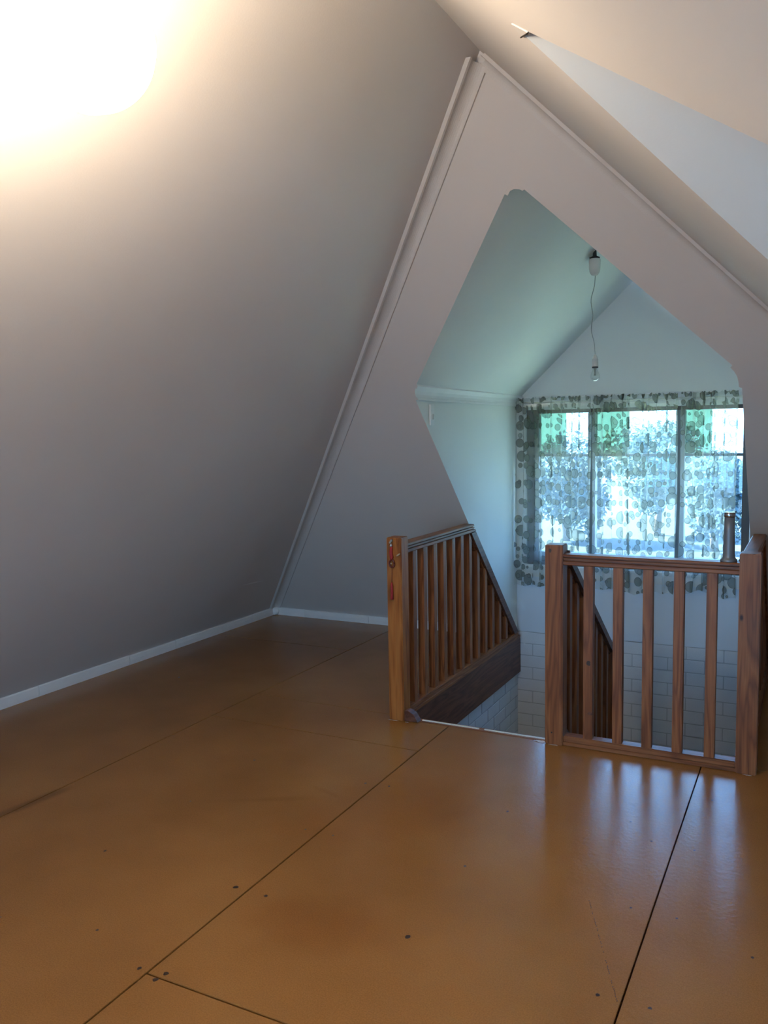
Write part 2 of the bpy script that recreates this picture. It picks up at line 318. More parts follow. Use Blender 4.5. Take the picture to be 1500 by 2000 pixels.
# cove cornices in the two corners of the far slope
def cove(side):
    bm = bmesh.new(); rings = []
    for z in (0.0, .06, 1.0, 2.0, RZ - .035):
        hx = xl(z) if side < 0 else xr(z); hy = yp(z); s = -side      # s = towards the middle
        pe = (hx + s * .062, hy); le = (hx, hy - .078)
        q = [(pe[0], pe[1]), (pe[0] + s * .001, pe[1] - .012), (pe[0] - s * .006, pe[1] - .013)]
        a0 = Vector((pe[0] - s * .006, pe[1] - .013)); a1 = Vector((le[0] + s * .016, le[1] + .012)); ctr = Vector((hx + s * .008, hy - .012))
        for i in range(1, 8):
            t = i / 8; q.append(tuple((1 - t) ** 2 * a0 + 2 * t * (1 - t) * ctr + t * t * a1))
        q += [(a1[0], a1[1]), (le[0] + s * .020, le[1] + .008), (le[0] + s * .018, le[1] - .004), (le[0] + s * .0, le[1] - .006), (le[0] - s * .004, le[1])]
        rings.append([bm.verts.new((x, y, z)) for x, y in q])
    for a, b in zip(rings, rings[1:]):
        for i in range(len(a) - 1): bm.faces.new((a[i], a[i + 1], b[i + 1], b[i]))
    return bm
struct(obj('trim_4', cove(-1), 'plaster')); struct(obj('trim_5', cove(1), 'plaster'))
# hairline in the left slope
bm = strip(bmesh.new(), [(xl(.447) + .004, 1.03, .447 + .001), (xl(.438) + .005, 1.18, .440), (xl(.429) + .004, 1.32, .431)],
                        [(xl(.450) + .001, 1.03, .449), (xl(.445) + .003, 1.18, .448), (xl(.436) + .002, 1.32, .436)])
struct(obj('plaster_crack', bm, 'trim', wl)); del wl.children[0]['kind']

# ------------------------------------------------------------------ floor
HX0, HX1, HY0, HY1 = .045, 1.80, .075, 2.09
floor = struct(obj('floor', box(box(box(B(XL0, YB, -.12, XR0, HY0, -.018), XL0, HY0, -.12, HX0 - .02, YP + .01, -.018), 1.766, HY0, -.12, XR0, YP + .01, -.018), -3, -9, -.125, -2.9, -8.9, -.12) if False else
      box(box(B(XL0, YB, -.12, XR0, HY0, -.018), XL0, HY0, -.12, HX0 - .02, YP + .01, -.018), 1.766, HY0, -.12, XR0, YP + .01, -.018), 'gap'))
g = .0028
def panel(x0, x1, y0, y1):
    bm = bmesh.new(); box(bm, x0 + g, y0 + g, -.018, x1 - g, y1 - g, 0, bev=.0012)
    o = obj('floor_panel', bm, 'floor', floor); return o
XS = [XL0 - .02, -.932, .336, 1.600, 2.868, XR0 + .02]
cuts = [[-2.4, 1.2], [-3.95, -.352], [-5.84, -2.240], [-4.0], [-5.2, -1.6]]
for i in range(5):
    x0, x1 = XS[i], XS[i + 1]
    ys = [YB] + sorted(cuts[i]) + [YP + .02]
    for a, b in zip(ys, ys[1:]):
        if b <= HY0 or x1 <= HX0 - .01 or x0 >= 1.766: panel(x0, x1, a, b); continue
        # panels beside or in front of the stair hole are cut round it
        if a < HY0: panel(x0, x1, a, HY0)
        if x0 < HX0 - .02: panel(x0, HX0 - .02, max(a, HY0), b)
        if x1 > 1.77: panel(max(1.766, x0), x1, max(a, HY0), b)
spots = [(-.32, -1.754, 5), (.286, -1.749, 9), (.413, -1.75, 6), (.948, -1.752, 8), (.301, -2.232, 6), (.39, -2.218, 7), (.382, -2.252, 7), (-.311, -1.275, 4), (.276, -1.284, 4), (.283, -.797, 5), (.393, -.782, 5), (.949, -1.28, 5), (.945, -.798, 5), (1.534, -1.296, 4), (1.677, -1.295, 4), (1.535, -1.769, 5), (1.673, -1.762, 5), (1.905, -1.409, 5), (1.671, -.814, 4), (1.684, -.338, 4), (1.416, -.679, 4), (1.517, -.808, 4), (-.33, -.786, 5), (.4, -1.282, 4), (-1.606, .156, 7), (.043, -2.145, 4), (-.301, -2.23, 4)]
bm = bmesh.new()
for x, y, r in spots:
    n = 9; vs_ = [bm.verts.new((x + r * .00115 * random.uniform(.7, 1.25) * math.cos(6.283 * i / n), y + r * .0013 * random.uniform(.7, 1.2) * math.sin(6.283 * i / n), .0006)) for i in range(n)]; bm.faces.new(vs_)
o = obj('filler_spots', bm, 'spot', floor); o['kind'] = 'stuff'
# dotted scratch line
bm = bmesh.new()
for i in range(60):
    t = i / 60
    if random.random() < .35: continue
    x = 1.402 + .188 * t + random.uniform(-.001, .001); y = -1.315 - .466 * t; box(bm, x, y, 0, x + .0018, y + .005, .0006)
o = obj('scratch_line', bm, 'spot', floor); o['kind'] = 'stuff'

# skirting, laid in short pieces
def skirting(name, pieces, along):
    root = struct(empty(name))
    for a, b in pieces:
        h = random.uniform(.062, .067)
        if along == 'y':
            pr = [(XL0 - .01, 0), (XL0 + .024, 0), (XL0 + .025 + h * .9, h - .004), (XL0 + .02 + h * .9, h), (XL0 + h * .9, h + .001)]
            bm = prism(bmesh.new(), [(XL0 - .01, 0), (XL0 + .026, 0), (XL0 + .030, h * .5), (XL0 + .034, h - .006), (XL0 + .031, h), (xl(h) - .01, h)] if False else
                       [(XL0, 0), (XL0 + .078, 0), (XL0 + .080, h * .5), (XL0 + .079, h - .006), (XL0 + .074, h), (xl(h) - .004, h)], 'y', a + .0015, b - .0015)
        else:
            bm = prism(bmesh.new(), [(YP, 0), (YP - .078, 0), (YP - .08, h * .5), (YP - .079, h - .006), (YP - .074, h), (yp(h) + .004, h)], 'x', a + .0015, b - .0015)
        obj('skirting_piece', bm, 'trim', root)
    return root
js = [YB, -5.6, -4.8, -4.0, -3.2, -2.4, -1.7, -1.1, -.51, .25, .72, 1.26, 1.67, 1.985]
skirting('baseboard_left', list(zip(js, js[1:])), 'y')
js = [XL0 + .09, -1.82, -1.2, -.62, .005]; skirting('baseboard_back', list(zip(js, js[1:])), 'x')
js = [1.83, 2.5, 3.2, 3.9]; skirting('baseboard_back_right', list(zip(js, js[1:])), 'x')
# little lump of filler where the two skirtings meet
bm = bmesh.new()
bmesh.ops.create_icosphere(bm, subdivisions=3, radius=.05, matrix=Matrix.Translation((XL0 + .075, 2.0, .03)) @ Matrix.Diagonal((.9, .8, .8, 1)))
for v in bm.verts: v.co += Vector((random.uniform(-.004, .004),) * 3); v.co.z = max(v.co.z, 0)
struct(obj('trim_6', bm, 'trim', smooth=True))

# ------------------------------------------------------------------ brick stair well
BC, BL = .0915, .245
def brick_wall(name, axis, c, t0, t1, z1, rows, nrm, detail=True):
    """nrm: direction the face looks, along the other axis"""
    if axis == 'y': bm = B(t0, min(c, c - nrm * .1), z1 - rows * BC - .02, t1, max(c, c - nrm * .1), z1)
    else: bm = B(min(c, c - nrm * .1), t0, z1 - rows * BC - .02, max(c, c - nrm * .1), t1, z1)
    root = struct(obj(name, bm, 'mortar'))
    cache = {}; allb = bmesh.new()
    for r in range(rows):
        zt_ = z1 - r * BC; t = t0 - (BL / 2 if r % 2 else 0)
        while t < t1 - .01:
            a, b = max(t, t0), min(t + BL, t1); t += BL
            if b - a < .02: continue
            L = b - a - .007; d = .006; key = round(L, 3)
            ox = random.uniform(-.0012, .0012)
            if detail:
                if key not in cache:
                    m_ = bmesh.new(); h = BC - .0075
                    if axis == 'y': box(m_, 0, -d if nrm < 0 else 0, 0, L, 0 if nrm < 0 else d, h, bev=.0025)
                    else: box(m_, -d if nrm < 0 else 0, 0, 0, 0 if nrm < 0 else d, L, h, bev=.0025)
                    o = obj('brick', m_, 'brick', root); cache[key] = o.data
                else:
                    o = bpy.data.objects.new('brick', cache[key]); C.objects.link(o); o.parent = root
                z = zt_ - BC + .0035
                o.location = (a + .0035, c + ox, z) if axis == 'y' else (c + ox, a + .0035, z)
            else:
                z = zt_ - BC + .004
                if axis == 'y': box(allb, a + .004, c - .001, z, b - .004, c + nrm * d, z + BC - .008)
                else: box(allb, min(c, c + nrm * d), a + .004, z, max(c, c + nrm * d), b - .004, z + BC - .008)
    if not detail:
        o = obj('bricks', allb, 'brick', root); o['kind'] = 'stuff'
    else: allb.free()
    return root
BRX = 1.762
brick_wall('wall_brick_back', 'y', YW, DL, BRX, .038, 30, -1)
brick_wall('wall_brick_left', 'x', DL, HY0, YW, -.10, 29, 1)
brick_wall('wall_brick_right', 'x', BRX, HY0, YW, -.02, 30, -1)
struct(obj('wall_stairwell', B(DL, HY0 - .06, -2.75, BRX, HY0, -.122), 'dormer'))
struct(obj('floor_lower', B(DL - .1, HY0 - .1, -2.8, DR + .1, YW + .1, -2.72), 'treadwood'))
# stairs: five risers down to a quarter landing, then on to the right
st = empty('staircase'); tag(st, 'pine staircase dropping away between the two sloping balustrades into the brick stairwell', 'staircase')
rise, go = .19, .235; nT = 4
for i in range(nT):
    y = HY0 + .004 + i * go; z = -rise * (i + 1)
    obj('riser', B(.075, y, z - .0, .895, y + .018, z + rise - .03), 'treadwood', st)
    obj('tread', B(.075, y + .002, z - .03, .895, y + go + .02, z, bev=.004), 'treadwood', st)
yl = HY0 + .004 + nT * go; zl = -rise * (nT + 1)
obj('riser', B(.075, yl, zl, .895, yl + .018, zl + rise - .03), 'treadwood', st)
obj('landing', B(DL + .012, yl + .002, zl - .04, .99, YW - .012, zl, bev=.004), 'treadwood', st)
for i in range(3):
    x = .99 + i * .23; z = zl - rise * (i + 1)
    obj('tread', B(x, yl + .02, z - .03, x + .245, YW - .012, z, bev=.004), 'treadwood', st)
    obj('riser', B(x, yl + .02, z, x + .018, YW - .012, z + rise - .03), 'treadwood', st)
# timber round the edge of the hole
PWY = .090
fl = obj('fascia_board', prism(bmesh.new(), [(PWY, -.275), (YW - .004, -.275), (YW - .004, -.03), (YP - .01, .004), (PWY, .004)], 'x', DL + .004, DL + .028), 'darkwood')
tag(fl, 'wide dark pine fascia board with knots under the left balustrade above the brick', 'fascia board')
bm = B(.135, .030, -.16, .872, .0745, .0028, bev=.002)
nos = obj('nosing', bm, 'woodx'); tag(nos, 'brown timber nosing at the top of the stairs between the two posts', 'nosing')
s1 = obj('metal_strip', B(.175, .046, .003, .50, .058, .0065), 'whitemetal'); tag(s1, 'white metal edging strip on the stair nosing, the piece nearer the left post', 'strip', 'edging strips at the stair top')
s2 = obj('metal_strip', B(.53, .046, .003, .868, .058, .0065), 'whitemetal'); tag(s2, 'white metal edging strip on the stair nosing, the piece nearer the middle post', 'strip', 'edging strips at the stair top')

# ------------------------------------------------------------------ balustrades
PW = .088
def post(parent, x, mt='woodz', h=1.0, y=0.0, w_=PW):
    return obj('post', B(x, y, 0, x + w_, y + w_, h, bev=.004), mt, parent)
def rail_prof(c, z0, z1, wd):        # (across, z) moulded handrail section
    h = wd / 2; q = [(h - .008, z0), (h - .004, z0 + .004), (h - .004, z0 + .018), (h - .015, z0 + .021), (h - .015, z0 + .026), (h - .004, z0 + .028), (h - .004, z0 + .034), (h - .014, z0 + .036), (h - .014, z0 + .040), (h, z0 + .043), (h, z1 - .004), (h - .005, z1)]
    return [(c - a, z) for a, z in q] + [(c + a, z) for a, z in q[::-1]]
BAL = .045
# left balustrade (along y)
def side_rail(root, side, xc, ys, post_x):
    # top rail, running until it meets the slope
    z1, z0 = .962, .906; s = rail_prof(xc, z0, z1, .068)
    bm = bmesh.new(); ya = PW
    A = [bm.verts.new((x, ya, z)) for x, z in s]; D = [bm.verts.new((x, yp(z) - .012, z)) for x, z in s]; n = len(s)
    bm.faces.new(A); bm.faces.new(D[::-1])
    for i in range(n): bm.faces.new((A[i], A[(i + 1) % n], D[(i + 1) % n], D[i]))
    obj('top_rail', bm, 'woody', root)
    # sloping rail following the roof slope
    q = 1 / math.hypot(1, K)
    def off(d, z): return (YP - K * z - d / q, z)
    pl = [off(.012, .904), off(.012, .05), off(.070, .05 + .0), off(.070, .904)]
    obj('slope_rail', prism(bmesh.new(), pl, 'x', xc - .030, xc + .030), 'darkwood' if side < 0 else 'woody', root)
    bm = prism(bmesh.new(), [off(.070, .904), off(.070, .05), off(.078, .05), off(.078, .904)], 'x', xc - .012, xc + .012); obj('slope_bead', bm, 'woody', root)
    # bottom rail
    bm = bmesh.new(); box(bm, xc - .033, PW, .006, xc + .033, YP - K * .05 - .03, .050, bev=.004); box(bm, xc - .037, PW, .006, xc + .037, YP - .045, .022)
    obj('bottom_rail', bm, 'woody', root)
    for y in ys:
        yt = y + BAL
        z_ = [min(.906, (YP - .078 * 1.43 - yy) / K + .006) for yy in (y, yt)]
        if z_[1] < .07: continue
        bm = prism(bmesh.new(), [(y, .048), (yt, .048), (yt, z_[1]), (y, z_[0])], 'x', xc - .020, xc + .020)
        bmesh.ops.bevel(bm, geom=[e for e in bm.edges if abs((e.verts[0].co - e.verts[1].co).normalized().z) > .9], offset=.0025, segments=1, affect='EDGES')
        obj('baluster', bm, 'woodz', root)
root = empty('balustrade'); tag(root, 'pine balustrade left of the stairs, its far end cut off to the roof slope', 'balustrade')
p = post(root, 0.0, 'postwood')
side_rail(root, -1, .046, [.19 + .1418 * k for k in range(13)], 0)
# wedge at the foot of the left post
wd = obj('wedge', prism(bmesh.new(), [(PW + .002, .004), (PW + .08, .004), (PW + .055, .045), (PW + .02, .062), (PW + .002, .058)], 'y', .004, .05), 'darkwood'); tag(wd, 'small dark wooden wedge at the foot of the left post', 'wedge')

# front balustrade with two posts
root = empty('balustrade'); tag(root, 'pine balustrade facing the room with five square balusters between two thick posts', 'balustrade')
XB, XC = .868, 1.745
pb = post(root, XB); pc = post(root, XC)
bm = bmesh.new(); bmesh.ops.create_cone(bm, cap_ends=True, segments=10, radius1=.004, radius2=.003, depth=.002, matrix=Matrix.Translation((XB + .034, -.001, .062)) @ Matrix.Rotation(math.pi / 2, 4, 'X'))
obj('screw', bm, 'black', pb)
def knot(parent, x, z, w_, h_, m='spot'):
    bm = bmesh.new(); bm.faces.new([bm.verts.new((x + w_ * math.cos(t * .5236) * random.uniform(.8, 1.15), parent[1], z + h_ * math.sin(t * .5236) * random.uniform(.8, 1.15))) for t in range(12)])
    r = bmesh.ops.extrude_face_region(bm, geom=bm.faces[:]); bmesh.ops.translate(bm, verts=[v for v in r['geom'] if isinstance(v, bmesh.types.BMVert)], vec=(0, -.0008, 0))
    return obj('knot', bm, m, parent[0])
knot((pb, 0.0), XB + .026, .972, .007, .010)
s = rail_prof(.044, .902, .955, .076)
obj('top_rail', prism(bmesh.new(), s, 'x', XB + PW, XC), 'woodx', root)
bm = bmesh.new(); box(bm, XB + PW, .008, .002, XC, .078, .020, bev=.002); box(bm, XB + PW, .014, .019, XC, .074, .048, bev=.004)
obj('bottom_rail', bm, 'woodx', root)
for i, x in enumerate([1.053, 1.193, 1.330, 1.468, 1.609]):
    o = obj('baluster', B(x, .018, .046, x + .045, .062, .904, bev=.0025), 'woodz', root)
    if i == 0:
        knot((o, .018), x + .026, .427, .010, .013); knot((o, .018), x + .034, .178, .014, .008, 'darkwood')
# right balustrade, running back to the roof slope
root = empty('balustrade'); tag(root, 'pine balustrade running back from the right-hand post to the roof slope, mostly hidden', 'balustrade')
side_rail(root, 1, 1.768, [.19 + .1418 * k for k in range(13)], 0)
fr = obj('fascia_board', prism(bmesh.new(), [(PWY, -.25), (YW - .004, -.25), (YW - .004, -.03), (YP - .01, .004), (PWY, .004)], 'x', 1.738, 1.760), 'darkwood')
tag(fr, 'pine fascia board on the right side of the stairwell, behind the right-hand post', 'fascia board')
# sloping stair rail going down from the middle post
root = empty('stair_rail'); tag(root, 'dark pine stair rail sloping down behind the middle post to a short newel', 'stair rail')
x0, x1 = .905, .955; sl = -.693
def zr(y): return .965 + sl * (y - .09)
def slab(y0, y1, a, b, xa_, xb_): return prism(bmesh.new(), [(y0, zr(y0) + a), (y1, zr(y1) + a), (y1, zr(y1) + b), (y0, zr(y0) + b)], 'x', xa_, xb_)
obj('handrail', slab(.09, 1.125, -.05, 0, x0 - .012, x1 + .012), 'darkwood', root)
obj('handrail_bead', slab(.09, 1.125, -.062, -.05, x0 + .010, x1 - .010), 'woody', root)
obj('stringer', slab(.09, 1.125, -1.15, -.90, x0 + .005, x1 - .005), 'darkwood', root)
for k in range(7):
    y = .155 + .1418 * k
    if y > 1.08: break
    obj('baluster', prism(bmesh.new(), [(y, zr(y) - .91), (y + .045, zr(y + .045) - .91), (y + .045, zr(y + .045) - .055), (y, zr(y) - .055)], 'x', x0 + .003, x1 - .003), 'woodz', root)
obj('newel', B(x0 - .012, 1.125, -.948, x1 + .012, 1.19, .262, bev=.006), 'woodz', root)

# splashes of white filler at the feet of the posts
def splash(parent, x, y, rx, ry, seed):
    rnd = random.Random(seed); bm = bmesh.new(); n = 18
    a = [bm.verts.new((x + rx * math.cos(6.283 * i / n) * rnd.uniform(.45, 1.15), y + ry * math.sin(6.283 * i / n) * rnd.uniform(.45, 1.15), .0012)) for i in range(n)]
    bm.faces.new(a); obj('filler_splash', bm, 'trim', parent)
splash(floor, .03, -.007, .035, .005, 1); splash(floor, PW + .02, -.006, .012, .006, 2); splash(floor, XB - .03, .018, .04, .018, 3); splash(floor, XB + .045, -.003, .028, .006, 4); splash(floor, XC + .05, -.004, .022, .005, 5)

# ------------------------------------------------------------------ window behind the curtains
wn = struct(empty('window_1'))
f0, f1 = YW + .015, YW + .085
bm = bmesh.new()
box(bm, GX0, f0, GZ0, .205, f1, GZ1, bev=.003); box(bm, 1.600, f0, GZ0, GX1, f1, GZ1, bev=.003)
box(bm, .205, f0, 1.678, 1.600, f1, GZ1, bev=.003)
obj('frame', bm, 'sash', wn)
obj('bottom_rail', B(.205, f0, GZ0, 1.600, f1, .655, bev=.003), 'greysash', wn)
for a, b in ((.569, .622), (1.173, 1.232)): obj('mullion', B(a, f0 - .004, .655, b, f1, 1.678, bev=.003), 'greysash' if a < 1 else 'greysash', wn)
panes = [(.205, .569), (.622, 1.173), (1.232, 1.600)]
for i, (a, b) in enumerate(panes):
    obj('transom', B(a, f0 + .01, 1.362, b, f1 - .01, 1.380, bev=.002), 'greysash', wn)
    gsplit = a + (b - a) * (.54, .42, .46)[i]
    obj('pane', B(a, YW + .05, .655, b, YW + .054, 1.362), 'glass', wn)
    obj('green_pane', B(a, YW + .05, 1.380, gsplit, YW + .054, 1.678), 'greenglass', wn)
    obj('pane', B(gsplit, YW + .05, 1.380, b, YW + .054, 1.678), 'glass', wn)
struct(obj('wall_blue_cast', B(DL + .001, YW - .004, .038, BRX - .002, YW - .0005, .468), 'bluecast'))  # thin sheet added to carry the blue daylight tint under the window
# white architrave and sill
bm = bmesh.new(); box(bm, GX0 - .05, YW - .014, .50, GX0, YW, 1.725, bev=.003); box(bm, GX1, YW - .014, .50, DR - .004, YW, 1.725, bev=.003)
struct(obj('trim_7', bm, 'trim'))
bm = bmesh.new(); box(bm, GX0 - .05, YW - .028, .535, DR - .004, YW + .012, .556, bev=.003); box(bm, GX0 - .03, YW - .012, .465, DR - .01, YW, .535, bev=.003)
struct(obj('trim_8', bm, 'trim'))
# other two windows of the room (outside the frame)
w2 = struct(empty('window_2'))
obj('frame', box(box(box(box(B(XW2, -2.55, .85, XW2 + .05, -1.65, .90), XW2, -2.55, 1.55, XW2 + .05, -1.65, 1.60), XW2, -2.55, .9, XW2 + .05, -2.50, 1.55), XW2, -1.70, .9, XW2 + .05, -1.65, 1.55), XW2, -2.12, .9, XW2 + .05, -2.08, 1.55), 'sash', w2)
obj('pane', B(XW2 + .02, -2.50, .9, XW2 + .024, -2.12, 1.55), 'glass', w2); obj('pane', B(XW2 + .02, -2.08, .9, XW2 + .024, -1.70, 1.55), 'glass', w2)
w3 = struct(empty('window_3'))
obj('frame', box(box(box(box(B(-.6, YB - .05, .12, 2.4, YB, .18), -.6, YB - .05, 1.94, 2.4, YB, 2.0), -.6, YB - .05, .18, -.54, YB, 1.94), 2.34, YB - .05, .18, 2.4, YB, 1.94), .87, YB - .05, .18, .93, YB, 1.94), 'sash', w3)
obj('pane', B(-.54, YB - .03, .18, .87, YB - .026, 1.94), 'glass', w3); obj('pane', B(.93, YB - .03, .18, 2.34, YB - .026, 1.94), 'glass', w3)
def portal(loc, d, sx_, sy_):
    l = bpy.data.lights.new('portal', 'AREA'); l.shape = 'RECTANGLE'; l.size = sx_; l.size_y = sy_; l.cycles.is_portal = True
    o = bpy.data.objects.new('portal', l); C.objects.link(o); o.location = loc; o.rotation_euler = Vector(d).to_track_quat('-Z', 'Z').to_euler()
portal(((GX0 + GX1) / 2, YW + .16, (GZ0 + GZ1) / 2), (0, -1, 0), 1.55, 1.17)
portal((XW2 + .06, -2.1, 1.225), (-1, 0, 0), .9, .75)
portal((.9, YB - .06, 1.06), (0, 1, 0), 3.0, 1.88)

# ------------------------------------------------------------------ curtains
def curtain(xa_, xb_, hem, seed, label, drift=0.0):
    rnd = random.Random(seed)
    # path in plan: wide flat runs with short overlapping fold-backs
    pts = [(0.0, 0.0)]; x = 0.0
    while x < xb_ - xa_:
        wdt = rnd.uniform(.05, .12); x += wdt; pts.append((x, rnd.uniform(-.012, .004)))
        bk = rnd.uniform(.006, .022); x -= bk; pts.append((x, rnd.uniform(.010, .028)))
    sc = (xb_ - xa_) / x; pts = [(p[0] * sc, p[1]) for p in pts]
    # subdivide
    P = [pts[0]]
    for a, b in zip(pts, pts[1:]):
        n = 14 if b[0] > a[0] else 3
        for i in range(1, n + 1): t = i / n; P.append((a[0] + (b[0] - a[0]) * t, a[1] + (b[1] - a[1]) * t))
    U = [0]
    for a, b in zip(P, P[1:]): U.append(U[-1] + math.hypot(b[0] - a[0], b[1] - a[1]) * 1.12)
    zs = [1.792, 1.784, 1.776, 1.768, 1.758, 1.748, 1.738, 1.72, 1.70, 1.66, 1.60, 1.5, 1.35, 1.15, .95, .75, .6, .5, .45, 0]
    bm = bmesh.new(); uvl = bm.loops.layers.uv.new('UVMap'); grid = []; UV = {}
    ph = [rnd.uniform(0, 6.28) for _ in P]; W_ = xb_ - xa_
    for zi, z in enumerate(zs):
        row = []
        top = max(0, min(1, (z - 1.62) / .1))
        for j, (px, py) in enumerate(P):
            zz = z
            if zi == len(zs) - 1: zz = hem(px / W_) + .006 * math.sin(px * 60)
            elif zz < hem(px / W_) + .01 : zz = hem(px / W_) + .01 + .001 * (len(zs) - zi)
            drop = (1.70 - zz)
            xx = xa_ + px + .010 * math.sin(zz * 3.1 + px * 9 + seed) * min(1, max(0, drop)) + drift * (1.7 - zz)
            yy = 2.022 + py * (1 - .5 * top) - .010 * math.sin(zz * 2.2 + px * 14)
            if top > 0:
                yy += top * (.011 + .005 * math.sin(px * 37)) * math.sin(px * 300 + 1.3 * math.sin(px * 61)); xx += top * .003 * math.sin(px * 150 + z * 60)
            if abs(z - 1.758) < .006: yy = 2.022 + (yy - 2.022) * .4
            if zi == 0: zz += .005 * math.sin(px * 210 + 2 * math.sin(px * 43)) + .003 * math.sin(px * 97)
            v = bm.verts.new((xx, yy, zz)); UV[v] = (U[j] * (1.0 + .25 * top) + seed * .37, zz); row.append(v)
        grid.append(row)
    for a, b in zip(grid, grid[1:]):
        for i in range(len(a) - 1):
            f = bm.faces.new((a[i], a[i + 1], b[i + 1], b[i]))
            for l in f.loops: l[uvl].uv = UV[l.vert]
    o = obj('curtain', bm, 'curtain', smooth=True); tag(o, label, 'curtain', 'sheer dotted curtains'); return o
def hemL(t): return .405 + (.19 * max(0, min(1, (t - .62) / .1)))
def hemM(t): return .405 + .012 * math.sin(t * 9)
def hemR(t): return .39 + .05 * max(0, math.sin(t * 4.2)) + .02 * t
curtain(.050, .592, hemL, 3, 'sheer curtain with olive-grey dots at the left end of the window, beside the dormer wall')
curtain(.618, 1.180, hemM, 11, 'sheer curtain with olive-grey dots in the middle of the window', 0)
curtain(1.212, 1.560, hemR, 23, 'sheer curtain with olive-grey dots at the right end of the window, behind the metal grinder')
rod = empty('curtain_rod'); tag(rod, 'thin white curtain rod threaded through the gathered tops of the dotted curtains', 'curtain rod')
obj('rod', tube(bmesh.new(), [(DL + .02, 2.051, 1.757), (1.62, 2.051, 1.757)], .005, 10), 'whiteplastic', rod, True)
for x in (DL + .03, 1.60): obj('bracket', B(x, 2.054, 1.748, x + .012, YW - .014, 1.760), 'whiteplastic', rod)

# ------------------------------------------------------------------ pendant in the dormer
pd = empty('pendant_light'); tag(pd, 'bare clear bulb hanging on a wavy cord from a white ceiling rose', 'pendant light')
px, py = .875, .97
obj('gap_ring', lathe(bmesh.new(), [(.026, 0), (.030, .01), (.012, .018), (.010, .050)], (px, py, 2.524)), 'black', pd, True)
obj('ceiling_rose', lathe(bmesh.new(), [(.006, 0), (.018, .004), (.027, .018), (.031, .036), (.032, .060), (.033, .088), (.030, .094)], (px, py, 2.432)), 'whiteplastic', pd, True)
pts = []
for i in range(25):
    t = i / 24; z = 2.434 - t * .45
    pts.append((px + .004 - .020 * math.sin(t * 3.3) + .008 * math.sin(t * 15 + .5) * math.sin(t * 3.1416), py + .006 * math.sin(t * 11), z))
obj('cord', tube(bmesh.new(), pts, .0026, 8), 'cord', pd, True)
ex, ey = pts[-1][0], pts[-1][1]
obj('lamp_holder', lathe(bmesh.new(), [(.004, .072), (.008, .066), (.014, .052), (.0155, .045), (.0155, .043), (.0165, .043), (.0175, .006), (.0175, 0)], (ex, ey, 1.915)), 'whiteplastic', pd, True)
obj('collar', lathe(bmesh.new(), [(.018, 0), (.018, .008)], (ex, ey, 1.908)), 'black', pd, True)
bprof = [(.0125, .075), (.014, .062), (.020, .048)] + [(.0265 * math.sin(a), .0265 - .0265 * math.cos(a) + .0) for a in [math.radians(d) for d in (110, 90, 70, 50, 30, 14)]] + [(.001, 0)]
obj('bulb', lathe(bmesh.new(), bprof, (ex, ey, 1.834), closed=False), 'bulbglass', pd, True)
obj('bulb_stem', lathe(bmesh.new(), [(.006, 0), (.004, .012), (.006, .03), (.009, .045)], (ex, ey, 1.865)), 'cord', pd, True)
# switch plate
sw = empty('light_switch'); tag(sw, 'narrow white light switch on the dormer wall under the cornice', 'light switch')
obj('plate', B(DL + .001, .490, 1.594, DL + .010, .548, 1.716, bev=.003), 'trim', sw)
obj('rocker', B(DL + .009, .508, 1.628, DL + .016, .530, 1.660, bev=.003), 'whiteplastic', sw)

# ------------------------------------------------------------------ grinder on the rail
gr = empty('metal_grinder'); tag(gr, 'dark grey metal grinder with flared base, standing on the rail by the right post', 'grinder')
gx, gy = 1.697, .044
obj('body', lathe(bmesh.new(), [(.0355, 0), (.0365, .004), (.0355, .010), (.0300, .014), (.0265, .022), (.0250, .036), (.0243, .07), (.0232, .14), (.0222, .198)], (gx, gy, .9555), 40), 'pewter', gr, True)
obj('cap', lathe(bmesh.new(), [(.0222, 0), (.0245, .002), (.0248, .014), (.0232, .0165), (.0250, .018), (.0250, .021), (.023, .0235), (.018, .0225)], (gx, gy, .9555 + .199), 40), 'chrome', gr, True)
# charm on the left post
ch = empty('hanging_charm'); tag(ch, 'red knotted charm with bead ring and tassel nailed to the left post', 'charm')
yf = -.0115
obj('nail', prism(bmesh.new(), [(.022, .972), (.028, .969), (.040, .980), (.041, .990), (.033, .992)], 'y', -.014, -.0015), 'screw', ch)
obj('cap_bead', lathe(bmesh.new(), [(.002, 0), (.006, -.006), (.008, -.016), (.007, -.02)], (.034, yf, .972), 10), 'screw', ch, True)
obj('cord', tube(bmesh.new(), [(.036, yf, .955), (.033, yf - .002, .92), (.036, yf, .895), (.034, yf, .88)], [.006, .0095, .010, .006], 8), 'red', ch, True)
bm = bmesh.new()
ringp = [(.036 + .015 * math.cos(t * .5236), yf, .862 + .020 * math.sin(t * .5236)) for t in range(13)]
tube(bm, ringp, .0045, 8); obj('bead_ring', bm, 'darkred', ch, True)
bm = bmesh.new(); bmesh.ops.create_icosphere(bm, subdivisions=2, radius=.005, matrix=Matrix.Translation((.034, yf - .002, .862))); obj('bead', bm, 'cream', ch, True)
obj('tassel_cord', tube(bmesh.new(), [(.037, yf, .845), (.036, yf, .80), (.034, yf, .757)], .0016, 6), 'darkred', ch, True)
bm = tube(bmesh.new(), [(.034, yf, .760), (.034, yf, .745), (.034, yf, .70), (.034, yf, .668)], [.003, .0065, .0075, .0095], 12)
obj('tassel', bm, 'red', ch, True)
nc = tube(bmesh.new(), [(.062, -.006, .902), (.070, -.009, .907), (.080, -.008, .914), (.085, -.006, .917)], [.001, .0045, .004, .001], 8)
c2 = obj('wooden_fish', nc, 'cream', None, True); tag(c2, 'small cream carved fish fixed beside the red charm on the left post', 'ornament')

